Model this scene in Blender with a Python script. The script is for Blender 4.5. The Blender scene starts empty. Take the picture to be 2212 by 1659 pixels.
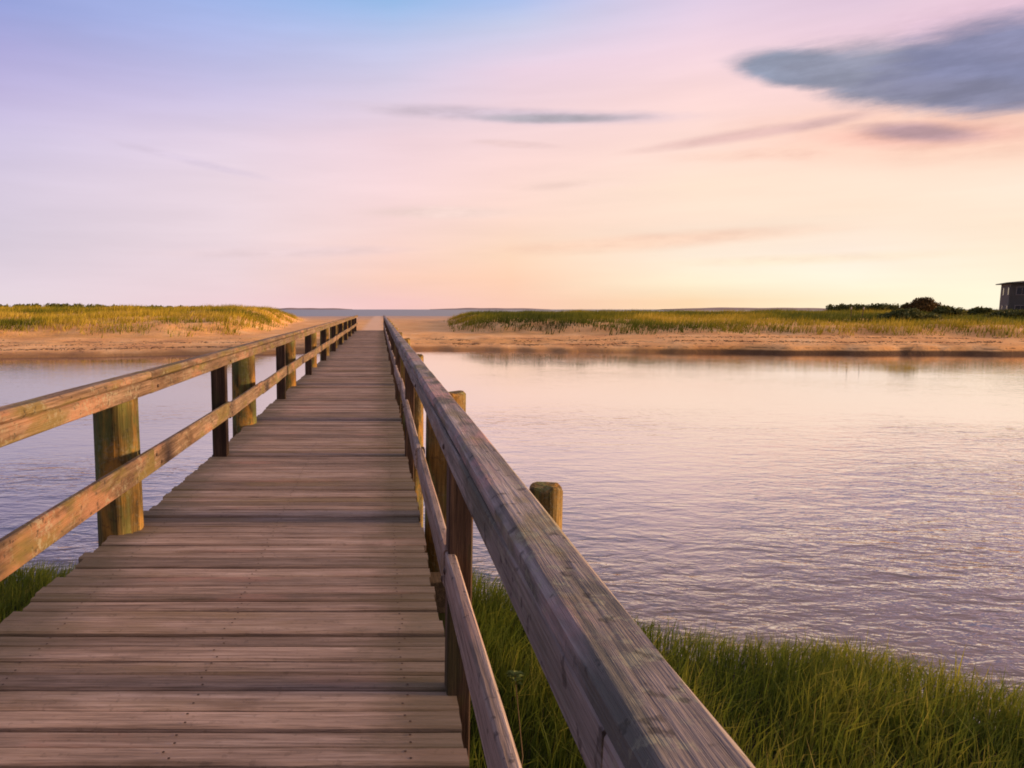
import bpy, bmesh, math, random
import numpy as np
from mathutils import Vector, Matrix

random.seed(7)
rng = np.random.default_rng(7)
scene = bpy.context.scene
col = scene.collection
PI = math.pi

# ------------------------------------------------------------------ camera
PW, PH = 2212.0, 1659.0
FL = PW * 24 / 36
XV, YV = 820.0, 668.0                       # where the footbridge vanishes on the horizon
PITCH = math.atan((PH / 2 - YV) / FL)
YAW = 0.0                                   # looks straight along the footbridge; the frame is shifted sideways
CAMZ = 1.5
cd = bpy.data.cameras.new('camera')
cam = bpy.data.objects.new('camera', cd)
col.objects.link(cam)
cam.location = (0, 0, CAMZ)
cam.rotation_euler = (PI / 2 - PITCH, 0, -YAW)
cd.lens = 24
cd.sensor_width = 36
cd.shift_x = (PW / 2 - XV) / PW
cd.clip_start = 0.05
cd.clip_end = 20000
scene.camera = cam


def ray(x, y):
    cx = (x - XV) / FL
    cy = -(y - PH / 2) / FL
    fh = math.cos(PITCH) + cy * math.sin(PITCH)
    up = -math.sin(PITCH) + cy * math.cos(PITCH)
    return (cx * math.cos(YAW) + fh * math.sin(YAW), -cx * math.sin(YAW) + fh * math.cos(YAW), up)


def azel(x, y):
    X, Y, Z = ray(x, y)
    return math.degrees(math.atan2(X, Y)), math.degrees(math.atan2(Z, math.hypot(X, Y)))


def at_depth(x, y, Yd):
    X, Y, Z = ray(x, y)
    t = Yd / Y
    return X * t, Yd, CAMZ + Z * t


# ------------------------------------------------------------------ object helpers
def tag(o, label=None, cat=None, group=None, kind=None):
    if label: o['label'] = label
    if cat: o['category'] = cat
    if group: o['group'] = group
    if kind: o['kind'] = kind
    return o


def empty(name, loc=(0, 0, 0), rz=0.0):
    o = bpy.data.objects.new(name, None)
    o.location = loc
    o.rotation_euler = (0, 0, rz)
    o.empty_display_size = 0.1
    col.objects.link(o)
    return o


def mesh(name, verts, faces, mat, parent=None, smooth=False, attrs=None):
    me = bpy.data.meshes.new(name)
    me.from_pydata([tuple(v) for v in verts], [], [tuple(f) for f in faces])
    if attrs:
        for k, vals in attrs.items():
            a = me.attributes.new(k, 'FLOAT', 'POINT')
            a.data.foreach_set('value', np.asarray(vals, dtype=np.float32))
    if smooth:
        me.polygons.foreach_set('use_smooth', [True] * len(me.polygons))
    me.materials.append(mat)
    me.update()
    o = bpy.data.objects.new(name, me)
    col.objects.link(o)
    if parent: o.parent = parent
    return o


def mesh_np(name, co, loops, sizes, mat, parent=None, attrs=None, smooth=False):
    """fast mesh from flat arrays: co (n,3), loops (flat vertex ids), sizes (verts per face)"""
    me = bpy.data.meshes.new(name)
    me.vertices.add(len(co))
    me.vertices.foreach_set('co', co.astype(np.float32).ravel())
    me.loops.add(len(loops))
    me.loops.foreach_set('vertex_index', loops.astype(np.int32))
    me.polygons.add(len(sizes))
    st = np.concatenate([[0], np.cumsum(sizes)[:-1]])
    me.polygons.foreach_set('loop_start', st.astype(np.int32))
    if attrs:
        for k, vals in attrs.items():
            a = me.attributes.new(k, 'FLOAT', 'POINT')
            a.data.foreach_set('value', np.asarray(vals, dtype=np.float32))
    me.materials.append(mat)
    me.update(calc_edges=True)
    me.validate()
    if smooth:
        me.polygons.foreach_set('use_smooth', [True] * len(me.polygons))
    o = bpy.data.objects.new(name, me)
    col.objects.link(o)
    if parent: o.parent = parent
    return o


# ------------------------------------------------------------------ noise (vectorised value noise)
_T = np.random.default_rng(3).random((256, 256))


def vnoise(x, y):
    x = np.asarray(x, float); y = np.asarray(y, float)
    xi = np.floor(x).astype(int); yi = np.floor(y).astype(int)
    fx = x - xi; fy = y - yi
    fx = fx * fx * (3 - 2 * fx); fy = fy * fy * (3 - 2 * fy)
    g = lambda a, b: _T[a % 256, b % 256]
    return (g(xi, yi) * (1 - fx) * (1 - fy) + g(xi + 1, yi) * fx * (1 - fy)
            + g(xi, yi + 1) * (1 - fx) * fy + g(xi + 1, yi + 1) * fx * fy) * 2 - 1


def fbm(x, y, o=4):
    s = 0; a = 1; t = 0
    for k in range(o):
        s = s + a * vnoise(x * 2 ** k + 17.3 * k, y * 2 ** k + 5.1 * k); t += a; a *= 0.5
    return s / t


def sstep(a, b, x):
    t = np.clip((np.asarray(x, float) - a) / (b - a), 0, 1)
    return t * t * (3 - 2 * t)


# ------------------------------------------------------------------ node helpers
class NT:
    def __init__(self, tree):
        self.t = tree; self.n = tree.nodes; self.l = tree.links

    def new(self, ty, **kw):
        n = self.n.new(ty)
        for k, v in kw.items(): setattr(n, k, v)
        return n

    def put(self, sock, v):
        if isinstance(v, bpy.types.NodeSocket): self.l.new(v, sock)
        elif v is not None: sock.default_value = v

    def m(self, op, a, b=None, c=None, clamp=False):
        n = self.new('ShaderNodeMath', operation=op, use_clamp=clamp)
        for i, v in enumerate((a, b, c)):
            if v is not None: self.put(n.inputs[i], v)
        return n.outputs[0]

    def ss(self, a, b, x):
        n = self.new('ShaderNodeMapRange', interpolation_type='SMOOTHSTEP')
        self.put(n.inputs['Value'], x)
        n.inputs['From Min'].default_value = a; n.inputs['From Max'].default_value = b
        return n.outputs[0]

    def mix(self, f, a, b, mode='MIX'):
        n = self.new('ShaderNodeMix', data_type='RGBA', blend_type=mode)
        self.put(n.inputs[0], f); self.put(n.inputs[6], a); self.put(n.inputs[7], b)
        return n.outputs[2]

    def noise(self, vec, scale, detail=4, rough=0.55, dist=0.0):
        n = self.new('ShaderNodeTexNoise')
        if vec is not None: self.l.new(vec, n.inputs['Vector'])
        n.inputs['Scale'].default_value = scale; n.inputs['Detail'].default_value = detail
        n.inputs['Roughness'].default_value = rough; n.inputs['Distortion'].default_value = dist
        return n.outputs[0]

    def stretch(self, vec, s, loc=(0, 0, 0), rot=(0, 0, 0)):
        n = self.new('ShaderNodeMapping')
        self.l.new(vec, n.inputs[0]); n.inputs['Scale'].default_value = s
        n.inputs['Location'].default_value = loc; n.inputs['Rotation'].default_value = rot
        return n.outputs[0]

    def ramp(self, f, stops):
        n = self.new('ShaderNodeValToRGB')
        self.l.new(f, n.inputs[0])
        e = n.color_ramp.elements
        while len(e) < len(stops): e.new(0.5)
        for el, (p, c) in zip(e, stops):
            el.position = p; el.color = (*c[:3], 1)
        return n.outputs[0]

    def attr(self, name):
        n = self.new('ShaderNodeAttribute'); n.attribute_name = name
        return n.outputs['Fac']

    def bump(self, h, strength, dist, normal=None):
        n = self.new('ShaderNodeBump')
        self.l.new(h, n.inputs['Height']); n.inputs['Strength'].default_value = strength
        n.inputs['Distance'].default_value = dist
        if normal: self.l.new(normal, n.inputs['Normal'])
        return n.outputs[0]


def material(name):
    m = bpy.data.materials.new(name); m.use_nodes = True
    m.node_tree.nodes.clear()
    nt = NT(m.node_tree)
    out = nt.new('ShaderNodeOutputMaterial')
    b = nt.new('ShaderNodeBsdfPrincipled')
    nt.l.new(b.outputs[0], out.inputs[0])
    return m, nt, b, out


def s2l(c):
    f = lambda v: (v / 255 / 12.92) if v / 255 <= 0.04045 else ((v / 255 + 0.055) / 1.055) ** 2.4
    return tuple(f(v) for v in c)


# ------------------------------------------------------------------ world: dusk sky by direction
SUN_AZ, SUN_EL = 91.0, 9.0
SUN_STRENGTH = 5.0

world = bpy.data.worlds.new('World')
scene.world = world
world.use_nodes = True
wt = NT(world.node_tree)
wt.n.clear()
wo = wt.new('ShaderNodeOutputWorld')
bg = wt.new('ShaderNodeBackground')
wt.l.new(bg.outputs[0], wo.inputs[0])
tc = wt.new('ShaderNodeTexCoord')
sep = wt.new('ShaderNodeSeparateXYZ')
wt.l.new(tc.outputs['Generated'], sep.inputs[0])
DEG = 180 / PI
az = wt.m('MULTIPLY', wt.m('ARCTAN2', sep.outputs[0], sep.outputs[1]), DEG)
hyp = wt.m('SQRT', wt.m('ADD', wt.m('MULTIPLY', sep.outputs[0], sep.outputs[0]), wt.m('MULTIPLY', sep.outputs[1], sep.outputs[1])))
el = wt.m('MULTIPLY', wt.m('ARCTAN2', sep.outputs[2], hyp), DEG)
elf = wt.m('MULTIPLY', wt.m('POWER', wt.m('MAXIMUM', wt.m('DIVIDE', el, 90.0), 0.0), 0.5), 1.0)   # ramp position = sqrt(el/90)
ZEN = (170, 160, 162)
SKY = {   # photograph column -> [(row, sRGB)], horizon upwards
    0: [(660, (228, 212, 219)), (600, (222, 206, 218)), (500, (214, 201, 217)), (400, (213, 200, 220)), (300, (208, 197, 225)), (200, (192, 182, 221)), (100, (172, 168, 216)), (0, (150, 161, 216))],
    500: [(650, (238, 208, 213)), (600, (236, 211, 216)), (500, (235, 214, 221)), (400, (234, 214, 224)), (300, (227, 209, 226)), (200, (203, 194, 226)), (100, (182, 186, 228)), (0, (160, 180, 230))],
    850: [(650, (245, 200, 196)), (600, (248, 205, 187)), (500, (245, 212, 206)), (400, (245, 214, 216)), (300, (238, 210, 218)), (200, (218, 204, 224)), (100, (195, 198, 230)), (0, (150, 186, 231))],
    1106: [(655, (251, 204, 182)), (600, (253, 208, 180)), (550, (250, 215, 188)), (450, (252, 218, 205)), (350, (252, 218, 213)), (250, (240, 211, 216)), (150, (230, 206, 222)), (50, (198, 203, 231)), (0, (172, 192, 235))],
    1500: [(650, (251, 216, 176)), (610, (253, 238, 208)), (550, (253, 234, 214)), (480, (252, 225, 205)), (400, (253, 226, 205)), (300, (252, 218, 207)), (200, (250, 216, 214)), (100, (240, 211, 222)), (0, (225, 206, 229))],
    1850: [(645, (254, 238, 204)), (600, (254, 244, 222)), (550, (254, 236, 220)), (450, (253, 228, 206)), (380, (253, 225, 205)), (300, (252, 212, 194)), (200, (249, 212, 207)), (80, (238, 208, 219)), (0, (224, 198, 218))],
    2212: [(630, (255, 245, 218)), (560, (254, 237, 212)), (480, (253, 230, 206)), (400, (254, 230, 210)), (300, (253, 216, 194)), (200, (243, 200, 188)), (100, (236, 200, 205)), (0, (234, 200, 214))],
}
cols = []
for px, rows in SKY.items():
    a = azel(px, 500)[0]
    st = [(math.sqrt(max(azel(px, y)[1], 0.0) / 90), s2l(c)) for y, c in rows]
    st.append((math.sqrt(38 / 90), s2l((168, 164, 200) if px < 1100 else (210, 188, 190))))
    st.append((1.0, s2l(ZEN)))
    cols.append((a, st))
E = lambda d: math.sqrt(d / 90)
cols.append((78, [(0, s2l((255, 226, 170))), (E(8), s2l((255, 232, 195))), (E(20), s2l((245, 208, 190))), (E(38), s2l((170, 160, 198))), (1, s2l(ZEN))]))
cols.append((125, [(0, s2l((215, 175, 165))), (E(15), s2l((200, 170, 175))), (E(38), s2l((160, 150, 175))), (1, s2l(ZEN))]))
cols.append((180, [(0, s2l((150, 140, 155))), (E(15), s2l((160, 144, 148))), (E(38), s2l((148, 140, 155))), (1, s2l(ZEN))]))
cols.insert(0, (-90, [(0, s2l((150, 140, 165))), (E(15), s2l((140, 138, 175))), (E(38), s2l((115, 128, 175))), (1, s2l(ZEN))]))
cols.insert(0, (-180, [(0, s2l((150, 140, 155))), (E(15), s2l((160, 144, 148))), (E(38), s2l((148, 140, 155))), (1, s2l(ZEN))]))
sky = None
prev = None
for a, st in cols:
    c = wt.ramp(elf, st)
    if sky is None: sky = c
    else:
        sky = wt.mix(wt.m('DIVIDE', wt.m('SUBTRACT', az, prev), a - prev, clamp=True), sky, c)
    prev = a
# streaky veil noise in (azimuth, elevation)
cmb = wt.new('ShaderNodeCombineXYZ')
wt.l.new(az, cmb.inputs[0]); wt.l.new(el, cmb.inputs[1])
skyv = cmb.outputs[0]
v1 = wt.noise(wt.stretch(skyv, (0.035, 0.30, 1), rot=(0, 0, math.radians(-4))), 1.0, 5, 0.55)
v2 = wt.noise(wt.stretch(skyv, (0.09, 0.75, 1), loc=(3, 7, 0), rot=(0, 0, math.radians(3))), 1.0, 4, 0.5)
veil = wt.m('ADD', wt.m('MULTIPLY', wt.m('SUBTRACT', v1, 0.5), 0.20), wt.m('MULTIPLY', wt.m('SUBTRACT', v2, 0.5), 0.09))
vs = wt.new('ShaderNodeHueSaturation')
wt.l.new(sky, vs.inputs['Color'])
wt.l.new(wt.m('ADD', 1.0, veil), vs.inputs['Value'])
sky = vs.outputs[0]
wob = wt.m('SUBTRACT', wt.noise(wt.stretch(skyv, (0.22, 0.5, 1)), 1.0, 8, 0.66), 0.5)
wob2 = wt.m('SUBTRACT', wt.noise(wt.stretch(skyv, (0.16, 0.9, 1), loc=(9, 2, 0)), 1.0, 8, 0.68), 0.5)

wob3 = wt.noise(wt.stretch(skyv, (0.14, 0.55, 1), loc=(1, 8, 0)), 1.0, 7, 0.62)


def cloud(px, py, rx, ry, rot, color, strength, soft=0.35, amp=0.9):
    """one elongated cloud, centre and radii in photograph pixels turned to degrees of sky"""
    global sky
    a0, e0 = azel(px, py)
    a1, e1 = azel(px + 20, py)
    a2, e2 = azel(px, py - 20)
    J = np.linalg.inv(np.array([[(a1 - a0) / 20, (a2 - a0) / 20], [(e1 - e0) / 20, (e2 - e0) / 20]]))
    r = math.radians(rot)
    M = np.array([[math.cos(r) / rx, math.sin(r) / rx], [-math.sin(r) / ry, math.cos(r) / ry]]) @ J
    da = wt.m('ADD', wt.m('SUBTRACT', az, a0), wt.m('MULTIPLY', wob, rx * 0.0388 * 0.35))
    de = wt.m('SUBTRACT', el, e0)
    u = wt.m('ADD', wt.m('MULTIPLY', da, float(M[0, 0])), wt.m('MULTIPLY', de, float(M[0, 1])))
    v = wt.m('ADD', wt.m('MULTIPLY', da, float(M[1, 0])), wt.m('MULTIPLY', de, float(M[1, 1])))
    d = wt.m('SQRT', wt.m('ADD', wt.m('MULTIPLY', u, u), wt.m('MULTIPLY', v, v)))
    d = wt.m('ADD', d, wt.m('MULTIPLY', wob2, amp))
    msk = wt.m('SUBTRACT', 1.0, wt.ss(1 - soft, 1 + soft, d))
    msk = wt.m('MULTIPLY', msk, strength)
    sh = wt.mix(wt.ss(0.35, 0.65, wob3), (*s2l(tuple(v * 0.95 for v in color)), 1), (*s2l(tuple(min(255, v * 1.07) for v in color)), 1))
    sky = wt.mix(msk, sky, sh)


cloud(2060, 285, 430, 62, 2, (250, 198, 178), 0.65, 0.6)
cloud(2230, 25, 480, 50, 9, (218, 186, 208), 0.5, 0.6)
cloud(1100, 250, 300, 15, -2, (203, 186, 200), 0.85, 0.6, 0.5)
cloud(1190, 256, 150, 9, 0, (168, 163, 172), 0.85, 0.6, 0.35)
cloud(1600, 293, 190, 11, 9, (216, 178, 174), 0.8, 0.7, 0.5)
cloud(1780, 265, 90, 10, 11, (208, 172, 172), 0.6, 0.7, 0.5)
cloud(1120, 312, 75, 7, -3, (222, 192, 190), 0.7, 0.7)
cloud(1400, 522, 300, 15, 4, (248, 200, 176), 0.65, 0.7)
cloud(960, 460, 140, 12, 0, (232, 208, 200), 0.5, 0.7)
cloud(400, 345, 150, 7, -14, (212, 196, 216), 0.5, 0.8)
cloud(1700, 330, 200, 12, 3, (250, 202, 184), 0.6, 0.8, 0.7)
cloud(620, 545, 200, 10, 1, (226, 202, 206), 0.5, 0.8)
cloud(1750, 560, 260, 10, 2, (252, 222, 192), 0.5, 0.8)
cloud(1240, 400, 110, 9, 2, (240, 208, 198), 0.5, 0.8)
cloud(1990, 292, 230, 24, 2, (232, 178, 166), 0.7, 0.6, 0.6)
cloud(1985, 286, 120, 18, -3, (182, 150, 158), 0.9, 0.6, 0.7)
cloud(1730, 150, 150, 40, -4, (142, 150, 172), 0.97, 0.34, 0.60)
cloud(1980, 165, 300, 72, -3, (146, 148, 168), 0.97, 0.34, 0.70)
cloud(2200, 132, 330, 98, 8, (134, 136, 168), 0.97, 0.34, 0.70)
cloud(2080, 200, 230, 30, -1, (128, 126, 146), 0.6, 0.6, 0.5)

nish = wt.new('ShaderNodeTexSky')
nish.sky_type = 'NISHITA'
nish.sun_disc = False
nish.sun_elevation = math.radians(SUN_EL)
nish.sun_rotation = math.radians(SUN_AZ)
nsc = wt.new('ShaderNodeVectorMath', operation='SCALE')
wt.l.new(nish.outputs[0], nsc.inputs[0]); nsc.inputs['Scale'].default_value = 0.05
final = wt.mix(0.05, sky, nsc.outputs[0])
wt.l.new(final, bg.inputs['Color'])
bg.inputs['Strength'].default_value = 0.815

sd = bpy.data.lights.new('sun', 'SUN')
sun = bpy.data.objects.new('sun', sd)
col.objects.link(sun)
sd.energy = SUN_STRENGTH
sd.angle = math.radians(9.0)
sd.color = (1.0, 0.60, 0.30)
sdir = Vector((math.sin(math.radians(SUN_AZ)) * math.cos(math.radians(SUN_EL)), math.cos(math.radians(SUN_AZ)) * math.cos(math.radians(SUN_EL)), math.sin(math.radians(SUN_EL))))
sun.rotation_euler = sdir.to_track_quat('Z', 'Y').to_euler()
sun.location = (40, 10, 20)

# ------------------------------------------------------------------ materials
def wood_material(name, axis, dark, mid, light, patches=(), grain=9.0, bump=0.5, lichen=0.0, rough=0.85, spots=0.0, edge=None, tv=0.42, fine_amt=0.45, big=0.9):
    """axis 0/1/2 = direction of the grain; colours linear"""
    m, nt, b, out = material(name)
    g = nt.new('ShaderNodeTexCoord').outputs['Object']
    along = 0.55
    s = [grain * 4.2] * 3; s[axis] = grain * 0.16
    s2 = [grain * 14] * 3; s2[axis] = grain * 0.5
    tint = nt.attr('tint')
    off = nt.new('ShaderNodeCombineXYZ')
    for i in range(3): nt.l.new(nt.m('MULTIPLY', tint, 37.0 * (i + 1)), off.inputs[i])
    vadd = nt.new('ShaderNodeVectorMath', operation='ADD')
    nt.l.new(g, vadd.inputs[0]); nt.l.new(off.outputs[0], vadd.inputs[1])
    vec = vadd.outputs[0]
    n1 = nt.noise(nt.stretch(vec, s), 1.0, 5, 0.6, 0.4)
    n2 = nt.noise(nt.stretch(vec, s2), 1.0, 4, 0.65)
    n3 = nt.noise(vec, 2.3, 4, 0.6)
    base = nt.ramp(n1, [(0.28, dark), (0.5, mid), (0.72, light)])
    fine = nt.ss(0.36, 0.56, n2)
    base = nt.mix(nt.m('MULTIPLY', nt.m('SUBTRACT', 1.0, fine), fine_amt), base, tuple(v * 0.45 for v in dark) + (1,))
    # big soft weathering
    hs = nt.new('ShaderNodeHueSaturation')
    nt.l.new(base, hs.inputs['Color'])
    val = nt.m('ADD', nt.m('ADD', 0.83 - tv / 2, nt.m('MULTIPLY', tint, tv)), nt.m('MULTIPLY', nt.m('SUBTRACT', n3, 0.5), big))
    nt.l.new(val, hs.inputs['Value'])
    base = hs.outputs[0]
    for k, (colr, scale, lo, hi, amt) in enumerate(patches):
        ps = [scale] * 3; ps[axis] = scale * 0.35
        pn = nt.noise(nt.stretch(vec, ps, loc=(k * 11.3, k * 5.7, k * 3.1)), 1.0, 5, 0.6, 0.3)
        base = nt.mix(nt.m('MULTIPLY', nt.ss(lo, hi, pn), amt), base, (*colr, 1))
    if lichen > 0:
        ln = nt.noise(vec, 34.0, 4, 0.7)
        lm = nt.noise(nt.stretch(vec, (3, 3, 3), loc=(4, 1, 8)), 1.0, 3, 0.5)
        k = nt.m('MULTIPLY', nt.m('MULTIPLY', nt.ss(0.50, 0.62, ln), nt.ss(0.42, 0.62, lm)), lichen)
        base = nt.mix(k, base, (0.30, 0.30, 0.22, 1))
    if spots > 0:
        sn = nt.noise(nt.stretch(vec, (1, 1, 1), loc=(7, 7, 7)), 26.0, 3, 0.6)
        base = nt.mix(nt.m('MULTIPLY', nt.ss(0.60, 0.68, sn), spots), base, (0.025, 0.022, 0.02, 1))
    if edge is not None:       # algae and dirt along both ends of the planks
        sx = nt.new('ShaderNodeSeparateXYZ'); nt.l.new(g, sx.inputs[0])
        en = nt.noise(g, 3.0, 4, 0.6)
        ax = nt.m('ABSOLUTE', nt.m('ADD', sx.outputs[0], 0.12))
        em = nt.ss(edge - 0.42, edge + 0.05, nt.m('ADD', ax, nt.m('MULTIPLY', nt.m('SUBTRACT', en, 0.5), 0.7)))
        base = nt.mix(nt.m('MULTIPLY', em, 0.65), base, (0.13, 0.11, 0.065, 1))
    nt.l.new(base, b.inputs['Base Color'])
    b.inputs['Roughness'].default_value = rough
    b.inputs['Specular IOR Level'].default_value = 0.25
    h = nt.m('ADD', nt.m('MULTIPLY', n1, 0.7), nt.m('MULTIPLY', n2, 0.5))
    nt.l.new(nt.bump(h, bump, 0.012), b.inputs['Normal'])
    return m


M_deck = wood_material('deck_planks', 0, (0.235, 0.170, 0.135), (0.41, 0.300, 0.250), (0.60, 0.46, 0.40),
                       patches=[((0.25, 0.18, 0.09), 1.3, 0.50, 0.66, 0.55), ((0.48, 0.27, 0.22), 2.2, 0.55, 0.70, 0.5), ((0.13, 0.085, 0.06), 3.5, 0.60, 0.72, 0.4)],
                       grain=7, bump=0.8, spots=0.2, edge=0.95, tv=0.58, big=0.5)
M_rail = wood_material('weathered_rail', 1, (0.17, 0.145, 0.14), (0.36, 0.305, 0.30), (0.56, 0.49, 0.485),
                       patches=[((0.50, 0.29, 0.28), 5.0, 0.50, 0.64, 0.75), ((0.22, 0.165, 0.08), 4.0, 0.54, 0.68, 0.75), ((0.085, 0.09, 0.08), 5.5, 0.52, 0.64, 0.85), ((0.20, 0.17, 0.08), 9.0, 0.54, 0.66, 0.6)],
                       grain=11, bump=0.7, lichen=0.75, spots=0.6, tv=0.2, fine_amt=0.28)
M_railface = wood_material('grey_rail_face', 1, (0.17, 0.15, 0.135), (0.36, 0.31, 0.29), (0.56, 0.49, 0.46),
                           patches=[((0.10, 0.10, 0.075), 4.0, 0.52, 0.66, 0.75), ((0.33, 0.25, 0.26), 3.0, 0.56, 0.70, 0.6), ((0.20, 0.11, 0.05), 6.0, 0.56, 0.68, 0.5)],
                           grain=9, bump=0.7, lichen=0.5, spots=0.6)
M_left = wood_material('left_rail_wood', 1, (0.12, 0.075, 0.045), (0.25, 0.165, 0.110), (0.40, 0.285, 0.205),
                       patches=[((0.15, 0.12, 0.035), 5.0, 0.48, 0.60, 0.75), ((0.36, 0.18, 0.11), 4.0, 0.54, 0.66, 0.6), ((0.08, 0.045, 0.025), 7.0, 0.55, 0.66, 0.7)],
                       grain=9, bump=1.0, lichen=0.6, spots=0.7)
M_lower = wood_material('lower_rail_wood', 1, (0.19, 0.145, 0.12), (0.37, 0.29, 0.26), (0.56, 0.46, 0.42),
                        patches=[((0.16, 0.10, 0.03), 4.0, 0.54, 0.66, 0.7), ((0.40, 0.26, 0.22), 3.0, 0.54, 0.68, 0.5)],
                        grain=9, bump=0.6, spots=0.6)
M_pile = wood_material('pile_wood', 2, (0.07, 0.05, 0.018), (0.24, 0.155, 0.045), (0.46, 0.29, 0.09),
                       patches=[((0.15, 0.17, 0.05), 4.0, 0.46, 0.58, 0.75), ((0.50, 0.25, 0.05), 5.0, 0.50, 0.62, 0.7), ((0.02, 0.016, 0.012), 6.0, 0.56, 0.68, 0.7)],
                       grain=8, bump=0.9, lichen=0.3, spots=0.4)
M_post = wood_material('post_wood', 2, (0.035, 0.02, 0.014), (0.085, 0.05, 0.035), (0.17, 0.105, 0.07), grain=9, bump=0.6,
                       patches=[((0.05, 0.05, 0.02), 5.0, 0.52, 0.66, 0.6)])
M_beam = wood_material('beam_wood', 1, (0.04, 0.03, 0.02), (0.09, 0.065, 0.045), (0.16, 0.12, 0.08), grain=7, bump=0.5)

# sand and mud
M_sand, nt, b, out = material('sand')
g = nt.new('ShaderNodeTexCoord').outputs['Object']
sp = nt.new('ShaderNodeSeparateXYZ'); nt.l.new(g, sp.inputs[0])
n1 = nt.noise(g, 0.35, 5, 0.6); n2 = nt.noise(g, 5.0, 5, 0.65); n3 = nt.noise(nt.stretch(g, (0.05, 0.25, 1)), 1.0, 5, 0.6)
c = nt.ramp(n1, [(0.3, (0.70, 0.34, 0.12)), (0.5, (0.88, 0.48, 0.18)), (0.7, (0.95, 0.60, 0.28))])
c = nt.mix(nt.m('MULTIPLY', nt.ss(0.5, 0.68, n3), 0.55), c, (0.66, 0.36, 0.10, 1))
c = nt.mix(nt.m('MULTIPLY', nt.ss(0.52, 0.66, n2), 0.35), c, (0.42, 0.24, 0.13, 1))
# scattered dark wrack lines along the old tide marks
wr = nt.noise(nt.stretch(g, (0.4, 2.2, 1), loc=(3, 3, 0)), 1.0, 5, 0.7)
c = nt.mix(nt.m('MULTIPLY', nt.ss(0.60, 0.68, wr), 0.6), c, (0.13, 0.07, 0.03, 1))
zz = nt.m('ADD', sp.outputs[2], nt.m('MULTIPLY', nt.m('SUBTRACT', n1, 0.5), 0.25))
for zl, am in ((-1.12, 0.7), (-0.90, 0.55)):
    band = nt.m('SUBTRACT', 1.0, nt.ss(0.015, 0.05, nt.m('ABSOLUTE', nt.m('SUBTRACT', zz, zl))))
    band = nt.m('MULTIPLY', band, nt.ss(0.46, 0.58, nt.noise(g, 1.6, 5, 0.7)))
    c = nt.mix(nt.m('MULTIPLY', band, am), c, (0.12, 0.06, 0.025, 1))
# wet sand beside the creek and the far flats
wet = nt.m('SUBTRACT', 1.0, nt.ss(-1.42, -1.12, nt.m('ADD', sp.outputs[2], nt.m('MULTIPLY', nt.m('SUBTRACT', n1, 0.5), 0.35))))
c = nt.mix(nt.m('MULTIPLY', wet, 0.75), c, (0.24, 0.13, 0.05, 1))
bank = nt.m('MULTIPLY', nt.m('SUBTRACT', 1.0, nt.ss(-1.34, -1.22, sp.outputs[2])), nt.ss(16, 26, sp.outputs[0]))
c = nt.mix(nt.m('MULTIPLY', bank, 0.9), c, (0.10, 0.055, 0.028, 1))
mudy = nt.m('SUBTRACT', 1.0, nt.ss(14, 30, sp.outputs[1]))
c = nt.mix(mudy, c, (0.035, 0.03, 0.017, 1))
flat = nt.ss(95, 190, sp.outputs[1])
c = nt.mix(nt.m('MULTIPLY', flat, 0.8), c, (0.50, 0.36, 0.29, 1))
pathm = nt.m('MULTIPLY', nt.m('SUBTRACT', 1.0, nt.ss(0.5, 1.6, nt.m('ABSOLUTE', nt.m('ADD', sp.outputs[0], 0.65)))), nt.ss(40, 48, sp.outputs[1]))
c = nt.mix(nt.m('MULTIPLY', pathm, 0.7), c, (0.82, 0.58, 0.42, 1))
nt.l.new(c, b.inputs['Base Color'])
b.inputs['Roughness'].default_value = 0.7
b.inputs['Specular IOR Level'].default_value = 0.1
nt.l.new(nt.bump(nt.m('ADD', n2, nt.noise(g, 1.2, 5, 0.6)), 0.6, 0.12), b.inputs['Normal'])

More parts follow.
